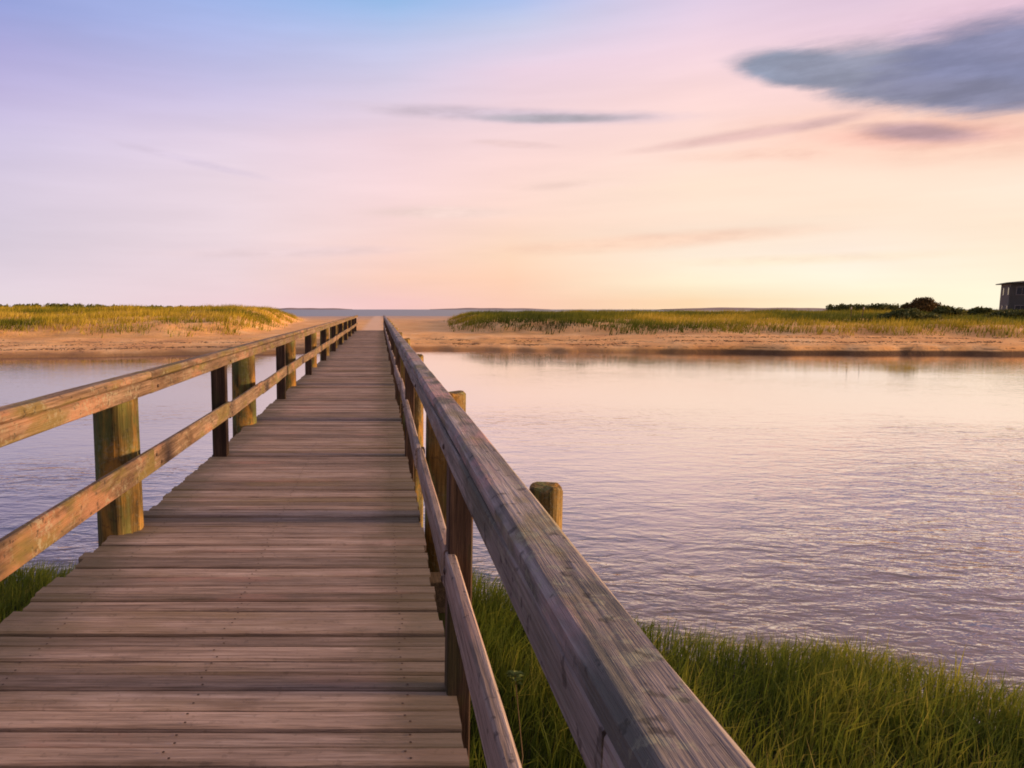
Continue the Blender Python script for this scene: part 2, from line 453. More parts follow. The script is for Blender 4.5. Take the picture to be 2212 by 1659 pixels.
# water
def water_material(name, base, scale, strength, rough, stretchx=1.0, calm=False):
    m, nt, b, out = material(name)
    g = nt.new('ShaderNodeTexCoord').outputs['Object']
    a = nt.noise(nt.stretch(g, (1.0 * stretchx, 2.3, 1), rot=(0, 0, math.radians(-14))), 1.3 * scale, 3, 0.5, 0.6)
    c_ = nt.noise(nt.stretch(g, (1.3 * stretchx, 2.6, 1), loc=(5, 2, 0), rot=(0, 0, math.radians(22))), 3.6 * scale, 3, 0.55, 0.5)
    d = nt.noise(nt.stretch(g, (0.05, 0.09, 1), loc=(1, 4, 0)), 1.0, 3, 0.5)
    amp = nt.m('ADD', 0.40, nt.m('MULTIPLY', nt.ss(0.40, 0.62, d), 0.9))
    if calm:      # sheltered water beyond mid channel
        sy = nt.new('ShaderNodeSeparateXYZ'); nt.l.new(g, sy.inputs[0])
        amp = nt.m('MULTIPLY', amp, nt.m('SUBTRACT', 1.15, nt.m('MULTIPLY', nt.ss(4, 24, sy.outputs[1]), 1.06)))
    h = nt.m('MULTIPLY', nt.m('ADD', a, nt.m('MULTIPLY', c_, 0.42)), amp)
    nt.l.new(nt.bump(h, strength, 0.10), b.inputs['Normal'])
    b.inputs['Base Color'].default_value = (*base, 1)
    b.inputs['Roughness'].default_value = rough
    b.inputs['IOR'].default_value = 1.33
    if calm:      # mirror share by the angle of each ripple, boosted past bare water's to brighten the reflected sky
        nrm = b.inputs['Normal'].links[0].from_socket
        lw = nt.new('ShaderNodeLayerWeight'); lw.inputs['Blend'].default_value = 0.5
        nt.l.new(nrm, lw.inputs['Normal'])
        f = nt.ramp(lw.outputs['Facing'], [(0.0, (0.06,) * 3), (0.5, (0.14,) * 3), (0.63, (0.20,) * 3), (0.705, (0.44,) * 3), (0.78, (0.76,) * 3), (0.87, (0.95,) * 3), (1.0, (1.0,) * 3)])
        # sky reflection dimmed by position left of the footbridge; the ripples stay the same
        f = nt.m('MULTIPLY', f, nt.m('SUBTRACT', 1.0, nt.m('MULTIPLY', nt.m('SUBTRACT', 1.0, nt.ss(-6, 0.5, sy.outputs[0])), 0.30)))
        gl_ = nt.new('ShaderNodeBsdfGlossy'); gl_.inputs['Roughness'].default_value = rough
        gl_.inputs['Color'].default_value = (1.0, 0.955, 0.955, 1)
        nt.l.new(nrm, gl_.inputs['Normal'])
        b.inputs['Specular IOR Level'].default_value = 0.0
        b.inputs['Roughness'].default_value = 1.0
        mx = nt.new('ShaderNodeMixShader')
        nt.l.new(f, mx.inputs[0]); nt.l.new(b.outputs[0], mx.inputs[1]); nt.l.new(gl_.outputs[0], mx.inputs[2])
        nt.l.new(mx.outputs[0], out.inputs[0])
    return m


M_creek = water_material('creek_water', (0.10, 0.07, 0.065), 0.8, 0.60, 0.05, calm=True)
M_sea = water_material('sea_water', (0.075, 0.095, 0.13), 0.12, 1.0, 0.35, 0.4)


def leaf_material(name, stops, transl=0.3, patch=0.12):
    m, nt, b, out = material(name)
    g = nt.new('ShaderNodeTexCoord').outputs['Object']
    t = nt.attr('tint')
    n = nt.noise(g, patch, 4, 0.6)
    f = nt.m('ADD', nt.m('MULTIPLY', t, 0.55), nt.m('MULTIPLY', nt.m('SUBTRACT', nt.m('MULTIPLY', n, 1.9), 0.72), 0.75), clamp=True)
    c = nt.ramp(f, stops)
    nt.l.new(c, b.inputs['Base Color'])
    b.inputs['Roughness'].default_value = 0.7
    b.inputs['Specular IOR Level'].default_value = 0.15
    tr = nt.new('ShaderNodeBsdfTranslucent')
    nt.l.new(c, tr.inputs[0])
    mx = nt.new('ShaderNodeMixShader'); mx.inputs[0].default_value = transl
    nt.l.new(b.outputs[0], mx.inputs[1]); nt.l.new(tr.outputs[0], mx.inputs[2])
    nt.l.new(mx.outputs[0], out.inputs[0])
    return m


M_marsh = leaf_material('marsh_grass_blades', [(0.0, (0.05, 0.085, 0.014)), (0.35, (0.12, 0.165, 0.022)), (0.65, (0.26, 0.26, 0.036)), (1.0, (0.46, 0.36, 0.12))], 0.45, 0.7)
M_dune = leaf_material('dune_grass_blades', [(0.0, (0.045, 0.07, 0.01)), (0.3, (0.15, 0.17, 0.016)), (0.6, (0.42, 0.33, 0.03)), (1.0, (0.68, 0.50, 0.12))], 0.3, 0.10)
M_shrub = leaf_material('shrub_leaves', [(0.0, (0.05, 0.065, 0.018)), (0.5, (0.13, 0.145, 0.04)), (1.0, (0.26, 0.23, 0.07))], 0.15, 0.6)
M_brown = leaf_material('dome_shrub_leaves', [(0.0, (0.05, 0.03, 0.012)), (0.5, (0.12, 0.08, 0.025)), (1.0, (0.22, 0.15, 0.05))], 0.15, 0.6)


def plain(name, c, rough=0.8, nscale=3.0, var=0.3, metallic=0.0):
    m, nt, b, out = material(name)
    g = nt.new('ShaderNodeTexCoord').outputs['Object']
    n = nt.noise(g, nscale, 5, 0.6)
    hs = nt.new('ShaderNodeHueSaturation')
    hs.inputs['Color'].default_value = (*c, 1)
    nt.l.new(nt.m('ADD', 1 - var, nt.m('MULTIPLY', n, 2 * var)), hs.inputs['Value'])
    nt.l.new(hs.outputs[0], b.inputs['Base Color'])
    b.inputs['Roughness'].default_value = rough
    b.inputs['Metallic'].default_value = metallic
    return m


M_hill = plain('headland_ground', (0.26, 0.19, 0.19), 0.95, 0.01)
M_shingle = plain('dark_shingle', (0.085, 0.09, 0.085), 0.9, 2.0)
M_roof = plain('dark_roof', (0.03, 0.04, 0.04), 0.85, 1.5)
M_trim = plain('pale_trim', (0.20, 0.19, 0.18), 0.7)
M_glass = plain('dark_glass', (0.02, 0.022, 0.025), 0.12)
M_stake = plain('stake_wood', (0.12, 0.08, 0.045), 0.9, 8)
M_staketop = plain('pale_stake_top', (0.55, 0.50, 0.42), 0.9, 8)
M_wrack = plain('dried_weed', (0.10, 0.055, 0.025), 0.95, 2)
M_nail = plain('rusty_nail', (0.05, 0.025, 0.015), 0.7, 40)
M_pale = plain('pale_leaf', (0.15, 0.20, 0.05), 0.8, 20)

# ------------------------------------------------------------------ terrain
NB_X = np.array([-400, -60, -12, -3.4, 0.9, 1.6, 2.3, 3.1, 3.8, 4.4, 5.5, 8, 14, 60, 400.])
NB_Y = np.array([6.0, 6.6, 7.4, 7.2, 7.3, 6.3, 5.6, 5.5, 5.25, 4.85, 4.2, 2.7, -0.5, -14, -40.])
FS_X = np.array([-600, -60, -23, -12, -4, 0, 3.6, 9, 15, 26, 32, 41, 60, 120, 600.])
FS_Y = np.array([44, 43, 42.8, 44.6, 48.0, 50.0, 50.4, 49.0, 48.4, 47.2, 46.2, 45.5, 45.0, 45, 47.])


def near_bank(X): return np.interp(X, NB_X, NB_Y) + 0.35 * vnoise(X * 1.3, X * 0 + 2.2)
def far_shore(X): return np.interp(X, FS_X, FS_Y) + 0.7 * vnoise(X * 0.22, X * 0 + 9.1) + 0.35 * vnoise(X * 0.9, X * 0 + 3.1)


def dune_mask(X, Y):
    """0 on open sand, 1 on the grassed dunes"""
    X = np.asarray(X, float); Y = np.asarray(Y, float)
    e = 2.2 * fbm(X * 0.16, Y * 0.16 + 40, 3)
    df = Y - far_shore(X)
    # left dune
    footL = np.interp(X, [-60, -30, -20, -10], [10.5, 10.5, 10.5, 11.5]) + e * 0.9
    L = sstep(0, 5.5, df - footL) * (1 - sstep(-14.2, -9.7, X + (Y - 62) * 0.06 + e * 0.6))
    footR = np.interp(X, [5, 12, 20, 32, 45, 70], [14, 11.5, 9.5, 6.8, 5.3, 5]) + e * 0.9
    R = sstep(0, 5.5, df - footR) * sstep(5.6, 10.5, X - (Y - 62) * 0.10 + e * 0.6)
    back = 1 - sstep(118, 165, Y)
    return L * back, R * back


def height(X, Y):
    X = np.asarray(X, float); Y = np.asarray(Y, float)
    dn = near_bank(X) - Y
    zn = np.interp(dn, [-4, -1.2, -0.1, 0.4, 3, 40], [-2.6, -2.1, -1.54, -1.40, -1.31, -1.15]) + 0.05 * fbm(X, Y, 3) * sstep(0, 1, dn)
    df = Y - far_shore(X)
    scarp = 0.34 * sstep(14, 24, X)
    zf = np.interp(df, [-8, -1, 0, 0.25, 1.2, 5, 11, 22, 100, 180, 212, 260, 400, 5000], [-2.6, -1.75, -1.52, -1.40, -1.24, -0.98, -0.70, -0.50, -0.55, -0.75, -1.25, -1.75, -4, -4])
    zf = zf + scarp * sstep(0.0, 0.35, df) * (1 - sstep(6, 14, df)) + (0.09 * fbm(X * 0.25, Y * 0.25, 4) + 0.03 * fbm(X * 1.1, Y * 1.1, 3)) * sstep(0, 4, df) * (1 - sstep(150, 220, df))
    L, R = dune_mask(X, Y)
    roll = fbm(X * 0.07 + 3, Y * 0.07, 4); r2 = fbm(X * 0.3, Y * 0.3 + 20, 3)
    hl = np.interp(Y, [58, 66, 80, 100, 130], [0.75, 1.25, 1.85, 1.9, 1.2])
    hr = np.interp(Y, [50, 62, 78, 100, 130], [0.45, 0.85, 1.15, 1.3, 1.0]) * np.interp(X, [8, 14, 30, 60], [0.95, 1.0, 0.95, 1.0])
    zf = zf + L * (hl + 0.22 * roll + 0.14 * r2) + R * (hr + 0.25 * roll + 0.14 * r2)
    # trodden sand ramp up to the end of the footbridge
    ramp_ = np.exp(-((X + 0.65) / 2.0) ** 4) * sstep(45.8, 48.4, Y) * (1 - sstep(49.8, 66, Y))
    zf = zf * (1 - ramp_) + (-0.06) * ramp_
    return np.where(Y < 25, zn, zf)


xs = np.unique(np.concatenate([np.linspace(-3500, -200, 12), np.linspace(-200, -60, 30), np.arange(-60, -10, 0.8), np.arange(-10, 14, 0.3), np.arange(14, 115, 0.8), np.linspace(115, 220, 30), np.linspace(220, 3500, 12)]))
ys = np.unique(np.concatenate([np.linspace(-600, -20, 8), np.arange(-20, -2, 1.2), np.arange(-2, 9.5, 0.25), np.arange(9.5, 34, 2.5), np.arange(34, 74, 0.4), np.arange(74, 135, 1.5), np.linspace(135, 420, 40), np.linspace(450, 7000, 8)]))
GX, GY = np.meshgrid(xs, ys)
GZ = height(GX, GY)
co = np.stack([GX.ravel(), GY.ravel(), GZ.ravel()], 1)
nx, ny = len(xs), len(ys)
i = np.arange(nx - 1)[None, :] + nx * np.arange(ny - 1)[:, None]
q = np.stack([i, i + 1, i + 1 + nx, i + nx], -1).reshape(-1, 4)
tag(mesh_np('ground', co, q.ravel(), np.full(len(q), 4), M_sand, smooth=True), kind='structure')

def sheet(name, x0, x1, y0, y1, z, mat):
    return tag(mesh(name, [(x0, y0, z), (x1, y0, z), (x1, y1, z), (x0, y1, z)], [(0, 1, 2, 3)], mat), kind='structure')


sheet('creek', -3500, 3500, -300, 100, -1.5, M_creek)
sheet('sea', -9000, 9000, 200, 9000, -1.5, M_sea)

# far headlands beyond the sea
def headland(name, px0, px1, ptop, D):
    x0 = at_depth(px0, 668, D)[0]; x1 = at_depth(px1, 668, D)[0]
    n = 60
    vs, fs = [], []
    for k in range(n + 1):
        t = k / n
        x = x0 + (x1 - x0) * t
        env = min(1, t * 4) * min(1, (1 - t) * 5)
        h = ((668 - ptop) / FL * D) * env * (0.75 + 0.3 * float(vnoise(t * 9, ptop))) + CAMZ
        w = D * 0.05
        vs += [(x, D - w, -3), (x, D - w * 0.3, h * 0.8), (x, D, h), (x, D + w, -3)]
    for k in range(n):
        a = 4 * k
        for j in range(3): fs.append((a + j, a + 4 + j, a + 5 + j, a + 1 + j))
    return tag(mesh(name, vs, fs, M_hill, smooth=True), kind='structure')


headland('hills', 1430, 1820, 663.5, 2600)
headland('hills', 930, 1180, 664.5, 5200)
headland('hills', 560, 760, 664.5, 5600)

# ------------------------------------------------------------------ grass blades
def blades(name, X, Y, Z, H, Wd, lean, mat, tint, two=True):
    n = len(X)
    a = rng.random(n) * 2 * PI
    la = rng.normal(0.3, 1.1, n)                      # lean direction, mostly downwind
    dx, dy = np.cos(a) * Wd / 2, np.sin(a) * Wd / 2
    lx, ly = np.cos(la) * lean * H, np.sin(la) * lean * H
    if two:
        v = np.empty((n, 5, 3))
        v[:, 0] = np.stack([X - dx, Y - dy, Z - 0.03], 1); v[:, 1] = np.stack([X + dx, Y + dy, Z - 0.03], 1)
        v[:, 2] = np.stack([X + dx * .8 + lx * .3, Y + dy * .8 + ly * .3, Z + H * .58], 1)
        v[:, 3] = np.stack([X - dx * .8 + lx * .3, Y - dy * .8 + ly * .3, Z + H * .58], 1)
        v[:, 4] = np.stack([X + lx, Y + ly, Z + H * (1 - 0.35 * np.abs(lean))], 1)
        b0 = np.arange(n)[:, None] * 5
        loops = (b0 + np.array([0, 1, 2, 3, 3, 2, 4])).ravel()
        sizes = np.tile([4, 3], n)
        tt = np.repeat(tint, 5)
    else:
        v = np.empty((n, 3, 3))
        v[:, 0] = np.stack([X - dx, Y - dy, Z - 0.05], 1); v[:, 1] = np.stack([X + dx, Y + dy, Z - 0.05], 1)
        v[:, 2] = np.stack([X + lx, Y + ly, Z + H], 1)
        loops = np.arange(n * 3); sizes = np.full(n, 3); tt = np.repeat(tint, 3)
    return mesh_np(name, v.reshape(-1, 3), loops, sizes, mat, attrs={'tint': tt})


# marsh grass on the near bank, beside and under the footbridge
N = 340000
X = rng.uniform(-9, 13, N); Y = rng.uniform(-2.5, 8.6, N)
dn = near_bank(X) - Y
clump = fbm(X * 1.6, Y * 1.6, 3)
keep = (dn > -0.12 + 0.25 * clump) & (rng.random(N) < 0.55 + 0.6 * clump + 0.25)
under = (X > -1.7) & (X < 0.2)
keep &= ~(under & (rng.random(N) < 0.75))
X, Y, dn, clump = X[keep], Y[keep], dn[keep], clump[keep]
Z = height(X, Y)
n = len(X)
H = (0.35 + 0.12 * rng.random(n) + 0.12 * clump + 0.10 * (rng.random(n) < 0.03)) * np.interp(dn, [-0.2, 0.5, 2], [0.75, 1.0, 1.12])
tint = np.clip(rng.random(n) * 0.6 + 0.35 * clump + 0.1 * sstep(2, 7, X) + 0.6 * (rng.random(n) < 0.09), 0, 1)
mg = blades('marsh_grass', X, Y, Z, H, np.where(rng.random(n) < 0.06, rng.uniform(0.012, 0.018, n), rng.uniform(0.004, 0.009, n)), np.where(rng.random(n) < 0.05, rng.uniform(0.8, 1.5, n), rng.uniform(0.05, 0.7, n)), M_marsh, tint)
tag(mg, 'lush green marsh grass on the near bank beside the footbridge', 'marsh grass', kind='stuff')

# dune grass
def dune_blades(name, side, x0, x1, count, label):
    X = rng.uniform(x0, x1, count); Y = 50 + (122 - 50) * rng.random(count) ** 1.25
    if side == 'R': Y = 42 + (118 - 42) * rng.random(count) ** 1.2
    L, R = dune_mask(X, Y)
    mk = L if side == 'L' else R
    cl = fbm(X * 0.55, Y * 0.55 + 9, 4)
    keep = (rng.random(count) < np.clip((mk - 0.10) * 2.6, 0, 1) * np.clip(0.78 + 1.3 * cl, 0.1, 1)) | ((mk > 0.004) & (cl > 0.24) & (rng.random(count) < 0.55))
    X, Y, cl = X[keep], Y[keep], cl[keep]
    n = len(X)
    big = fbm(X * 0.12, Y * 0.12 + 70, 2)
    H = (0.38 + 0.35 * rng.random(n) + 0.25 * cl)
    H = np.clip(H * (0.85 + 0.55 * fbm(X * 0.35 + 5, Y * 0.35, 3)), 0.18, 1.0)
    tint = np.clip(0.25 + 0.45 * rng.random(n) + 0.8 * big + (np.interp(X, [6, 11, 14, 25, 29, 36, 41, 90], [0.2, 0.12, -0.42, -0.40, 0.02, 0.0, -0.36, -0.34]) if side == 'R' else 0.14), 0, 1)
    o = blades(name, X, Y, height(X, Y), H, rng.uniform(0.04, 0.09, n), rng.uniform(0.05, 0.7, n), M_dune, tint, two=False)
    return tag(o, label, 'dune grass', kind='stuff')


dune_blades('dune_grass', 'L', -80, -6, 150000, 'golden green grass covering the dune left of the footbridge')
dune_blades('dune_grass', 'R', 5, 118, 230000, 'olive and golden grass covering the long dune right of the footbridge')


# tide wrack: dark weed and bits of stick along the old tide lines of the far bank
n = 5200
X = np.where(rng.random(n) < 0.3, rng.uniform(-55, -3, n), rng.uniform(2.5, 75, n))
X = np.round(X / 0.9) * 0.9 + rng.normal(0, 0.28, n)
line_ = rng.random(n)
Y = far_shore(X) + np.where(line_ < 0.5, 2.6, np.where(line_ < 0.8, 5.2, rng.uniform(0.6, 9, n))) + rng.normal(0, 0.22, n)
w_ = vnoise(X * 0.45, Y * 0.1 + 31) > -0.1
X, Y = X[w_], Y[w_]; n = len(X)
a = rng.random(n) * PI; L_ = rng.uniform(0.03, 0.16, n); Wd_ = rng.uniform(0.015, 0.05, n); Z = height(X, Y)
dx, dy = np.cos(a), np.sin(a)
v = np.stack([np.stack([X - dx * L_, Y - dy * L_, Z - 0.01], 1), np.stack([X + dy * Wd_, Y - dx * Wd_, Z + 0.035], 1), np.stack([X + dx * L_, Y + dy * L_, Z + 0.02], 1), np.stack([X - dy * Wd_, Y + dx * Wd_, Z + 0.03], 1)], 1)
tag(mesh_np('tide_wrack', v.reshape(-1, 3), np.arange(n * 4), np.full(n, 4), M_wrack, attrs={'tint': np.repeat(rng.random(n), 4)}), 'dark dried seaweed scattered in lines on the far sand bank', 'seaweed', kind='stuff')

# ------------------------------------------------------------------ foliage clumps
def leaf_cloud(name, lobes, per, size, mat, parent=None):
    """lobes: (cx,cy,cz,rx,ry,rz); leaves spread through each lobe, denser near its surface"""
    P = []
    for (cx, cy, cz, rx, ry, rz) in lobes:
        k = max(40, int(per * rx * rz))
        d = rng.normal(size=(k, 3)); d /= np.linalg.norm(d, axis=1)[:, None]
        r = rng.random(k) ** 0.45 * (0.85 + 0.3 * rng.random(k))
        p = d * r[:, None] * np.array([rx, ry, rz]) + np.array([cx, cy, cz])
        P.append(p)
    P = np.concatenate(P)
    n = len(P)
    a = rng.normal(size=(n, 3)); a /= np.linalg.norm(a, axis=1)[:, None]
    b_ = np.cross(a, rng.normal(size=(n, 3))); b_ /= np.linalg.norm(b_, axis=1)[:, None]
    s = size * rng.uniform(0.6, 1.4, n)[:, None]
    v = np.stack([P - a * s, P + b_ * s * 0.55, P + a * s, P - b_ * s * 0.55], 1)
    loops = np.arange(n * 4)
    return mesh_np(name, v.reshape(-1, 3), loops, np.full(n, 4), mat, parent, attrs={'tint': np.repeat(rng.random(n), 4)})


def stems(name, base, pts, r, mat, parent):
    vs, fs = [], []
    for p in pts:
        a = Vector(base); b_ = Vector(p); d = (b_ - a)
        z = d.normalized(); x = z.orthogonal().normalized(); y = z.cross(x)
        k0 = len(vs)
        for (c_, rr) in ((a, r), ((a + b_) / 2 + Vector((0.05, 0, 0.05)), r * 0.7), (b_, r * 0.3)):
            for j in range(5):
                t = 2 * PI * j / 5
                vs.append(c_ + x * math.cos(t) * rr + y * math.sin(t) * rr)
        for s_ in range(2):
            for j in range(5):
                fs.append((k0 + s_ * 5 + j, k0 + s_ * 5 + (j + 1) % 5, k0 + s_ * 5 + 5 + (j + 1) % 5, k0 + s_ * 5 + 5 + j))
    return mesh(name, vs, fs, mat, parent)


def shrub(px0, px1, ptop, D, label, mat, nl=9, name='shrub', group=None, flat=False):
    """a shrub whose crown spans photograph columns px0..px1 at depth D"""
    x0 = at_depth(px0, ptop, D)[0]; x1 = at_depth(px1, ptop, D)[0]
    xc, w = (x0 + x1) / 2, (x1 - x0)
    zt = at_depth((px0 + px1) / 2, ptop, D)[2]
    zb = float(height(xc, D))
    root = empty(name, (xc, D, zb))
    tag(root, label, 'shrub', group)
    h = zt - zb
    lobes = []
    for k in range(nl):
        t = (k + 0.5) / nl * 2 - 1
        env = math.sqrt(max(0.05, 1 - t * t)) if not flat else (0.85 + 0.15 * random.random()) * min(1, (1 - abs(t)) * 4)
        hh = h * env * random.uniform(0.9, 1.0)
        rr = w / nl * random.uniform(1.2, 1.7)
        lobes.append((t * w / 2 * 0.9, random.uniform(-0.25, 0.25) * min(w, 4), hh * 0.55, rr, min(w * 0.3, 1.6), hh * 0.45))
    leaf_cloud('crown', lobes, 1500, 0.13, mat, root)
    stems('trunk', (0, 0, -0.2), [(l[0] * 0.85, l[1], l[2]) for l in lobes[::2]], 0.07, M_stake, root)
    return root


shrub(1954, 2030, 639, 92, 'rounded brown dome shaped shrub standing above the right dune skyline', M_brown, 9, 'dome_shrub')
G = 'dark shrubs behind the right dune'
shrub(1905, 2010, 665, 64, 'wide dark green shrub directly below the dome shaped shrub', M_shrub, 11, group=G)
shrub(2016, 2080, 658, 70, 'dark green shrub just right of the dome shaped shrub', M_shrub, 9, group=G)
shrub(2100, 2145, 660, 72, 'low dark shrub nearest the left corner of the beach house', M_shrub, 7, group=G)
shrub(2150, 2240, 668, 64, 'dark shrub in front of the foot of the beach house', M_shrub, 7, group=G)


def thicket(name, segs, D, label, mat):
    lobes = []
    for (px0, y0, px1, y1) in segs:
        xa, xb = at_depth(px0, y0, D)[0], at_depth(px1, y1, D)[0]
        k = int((xb - xa) / 0.8)
        for j in range(k):
            t = (j + random.random()) / k
            x = xa + (xb - xa) * t
            zt = at_depth(px0, y0 + (y1 - y0) * t, D)[2] + random.uniform(-0.12, 0.06)
            zb = float(height(x, D)) - 0.3
            lobes.append((x, D + random.uniform(-2, 2), (zt + zb) / 2, random.uniform(0.7, 1.2), 1.2, max(0.3, (zt - zb) / 2)))
    o = leaf_cloud(name, lobes, 420, 0.20, mat)
    return tag(o, label, 'thicket', kind='stuff')


thicket('thicket', [(-500, 655, 0, 657), (0, 657, 130, 655), (130, 655, 300, 660), (300, 660, 470, 661)], 112, 'low dark scrub along the top of the left dune', M_shrub)
thicket('thicket', [(1795, 657, 1990, 655)], 116, 'thin dark line of scrub on the skyline left of the dome shaped shrub', M_shrub)

# two thin stakes on the right dune
for k, (px, tilt, lab) in enumerate([(1838, 0.03, 'thin pale topped stake on the right dune, the left one of the two'), (1861, 0.12, 'thin pale topped stake on the right dune, the right and more tilted one')]):
    X0 = at_depth(px, 690, 66)[0]
    zt = at_depth(px, 668, 66)[2]
    zb = float(height(X0, 66))
    r_ = empty('wooden_stake', (X0, 66, zb)); r_.rotation_euler = (0, -tilt if k == 0 else tilt, 0)
    tag(r_, lab, 'stake', 'stakes on the right dune')
    for nm, z0, z1, rad, mt in (('shaft', -0.3, zt - zb, 0.035, M_stake), ('tip', zt - zb, zt - zb + 0.22, 0.05, M_staketop)):
        vs = [(rad * math.cos(2 * PI * j / 8), rad * math.sin(2 * PI * j / 8), z) for z in (z0, z1) for j in range(8)]
        fs = [(j, (j + 1) % 8, 8 + (j + 1) % 8, 8 + j) for j in range(8)] + [tuple(range(8, 16)), tuple(range(7, -1, -1))]
        mesh(nm, vs, fs, mt, r_)

# ------------------------------------------------------------------ beach house at the right edge
def boxv(x0, x1, y0, y1, z0, z1):
    v = [(x0, y0, z0), (x1, y0, z0), (x1, y1, z0), (x0, y1, z0), (x0, y0, z1), (x1, y0, z1), (x1, y1, z1), (x0, y1, z1)]
    f = [(0, 3, 2, 1), (4, 5, 6, 7), (0, 1, 5, 4), (1, 2, 6, 5), (2, 3, 7, 6), (3, 0, 4, 7)]
    return v, f


def add(v1, f1, v2, f2):
    k = len(v1)
    return v1 + v2, f1 + [tuple(i + k for i in f) for f in f2]


HD = 118.0
hx = at_depth(2182, 640, HD)[0]
zb = at_depth(2166, 668, HD)[2] - 1.6
ztop = at_depth(2166, 612, HD)[2]
house = empty('beach_house', (hx, HD, zb), math.radians(-34))
tag(house, 'dark grey flat looking beach house cut off by the right edge of the picture', 'house')
hh = ztop - zb
v, f = boxv(0, 11, 0, 9, -1.5, hh - 0.02)
mesh('wall', v, f, M_shingle, house)
e = 0.7
v = [(-e, -e, hh), (11 + e, -e, hh), (11 + e, 9 + e, hh), (-e, 9 + e, hh),
     (-e, -e, hh + .16), (11 + e, -e, hh + .16), (11 + e, 9 + e, hh + .16), (-e, 9 + e, hh + .16), (4.5, 4.5, hh + 0.75), (6.5, 4.5, hh + 0.75)]
f = [(0, 3, 2, 1), (0, 1, 5, 4), (1, 2, 6, 5), (2, 3, 7, 6), (3, 0, 4, 7), (4, 5, 9, 8), (6, 7, 8, 9), (7, 4, 8), (5, 6, 9)]
mesh('roof', v, f, M_roof, house)
def window(x, z, w, h, side=0):
    if side == 0:
        fv = [boxv(x - .12, x + w + .12, -.06, .003, z - .12, z), boxv(x - .12, x + w + .12, -.06, .003, z + h, z + h + .12), boxv(x - .12, x, -.06, .003, z, z + h), boxv(x + w, x + w + .12, -.06, .003, z, z + h), boxv(x + w / 2 - .03, x + w / 2 + .03, -.05, .003, z, z + h)]
        gv = boxv(x, x + w, -.02, .002, z, z + h)
    else:
        fv = [boxv(-.06, .003, x - .12, x + w + .12, z - .12, z), boxv(-.06, .003, x - .12, x + w + .12, z + h, z + h + .12), boxv(-.06, .003, x - .12, x, z, z + h), boxv(-.06, .003, x + w, x + w + .12, z, z + h)]
        gv = boxv(-.02, .002, x, x + w, z, z + h)
    vv, ff = [], []
    for a_, b_ in fv: vv, ff = add(vv, ff, a_, b_)
    fr = mesh('window', vv, ff, M_trim, house)
    mesh('pane', gv[0], gv[1], M_glass, fr)
for x in (0.8, 3.6, 6.4, 8.8):
    window(x, 0.9, 1.3, 1.3); window(x, hh - 1.9, 1.3, 1.2)
for x in (1.2, 5.6):
    window(x, 0.9, 1.3, 1.3, 1); window(x, hh - 1.9, 1.3, 1.2, 1)
# porch rail and posts on the seaward front
v, f = boxv(-0.6, 11.6, -1.9, -0.01, 0.15, 0.32)
mesh('porch_floor', v, f, M_trim, house)
for x in (-0.4, 3.4, 7.4, 11.3):
    v, f = boxv(x, x + .16, -1.85, -1.69, -1.5, hh - .5 if x < 0 else 1.3)
    mesh('porch_post', v, f, M_shingle, house)

# ------------------------------------------------------------------ the footbridge
bridge = empty('footbridge', (-0.65, 0, 0))
tag(bridge, 'long weathered wooden footbridge with plank deck and railings crossing the creek to the beach', 'footbridge')
BX = -0.65


def rail_piece(name, x0, x1, z0, z1, y0, y1, mat, wob=0.006, dx=(0, 0), dz=(0, 0), label=None, bev=0.008, seg=0.35, twist=0.0):
    """a timber running along the bridge: chamfered section swept along Y with slight bow and wear"""
    n = max(2, int((y1 - y0) / seg))
    s = random.uniform(0, 100)
    vs, fs = [], []
    cx, cz, hw, hhh = (x0 + x1) / 2, (z0 + z1) / 2, (x1 - x0) / 2, (z1 - z0) / 2
    b_ = min(bev, hw * 0.6, hhh * 0.6)
    prof = [(-hw + b_, -hhh), (hw - b_, -hhh), (hw, -hhh + b_), (hw, hhh - b_), (hw - b_, hhh), (-hw + b_, hhh), (-hw, hhh - b_), (-hw, -hhh + b_)]
    for k in range(n + 1):
        t = k / n
        y = y0 + (y1 - y0) * t
        ox = dx[0] + (dx[1] - dx[0]) * t + wob * float(vnoise(y * 0.6 + s, s))
        oz = dz[0] + (dz[1] - dz[0]) * t + wob * float(vnoise(y * 0.5 + s, s + 40))
        tw = twist * math.sin(PI * t)
        for j, (px, pz) in enumerate(prof):
            w = 1 + 0.0
            jx = 0.0018 * float(vnoise(y * 9 + j * 13 + s, j * 3.3)); jz = 0.0018 * float(vnoise(y * 9 + j * 7 + s, j * 5.1))
            vs.append((cx + ox + px * math.cos(tw) - pz * math.sin(tw) + jx - BX, y, cz + oz + pz * math.cos(tw) + px * math.sin(tw) + jz))
    for k in range(n):
        a = 8 * k
        for j in range(8): fs.append((a + j, a + (j + 1) % 8, a + 8 + (j + 1) % 8, a + 8 + j))
    fs.append(tuple(range(7, -1, -1))); fs.append(tuple(8 * n + j for j in range(8)))
    fs = [tuple(reversed(q_)) for q_ in fs]
    o = mesh(name, vs, fs, mat, bridge, attrs={'tint': [random.random()] * len(vs)})
    if label: o['label'] = label
    return o


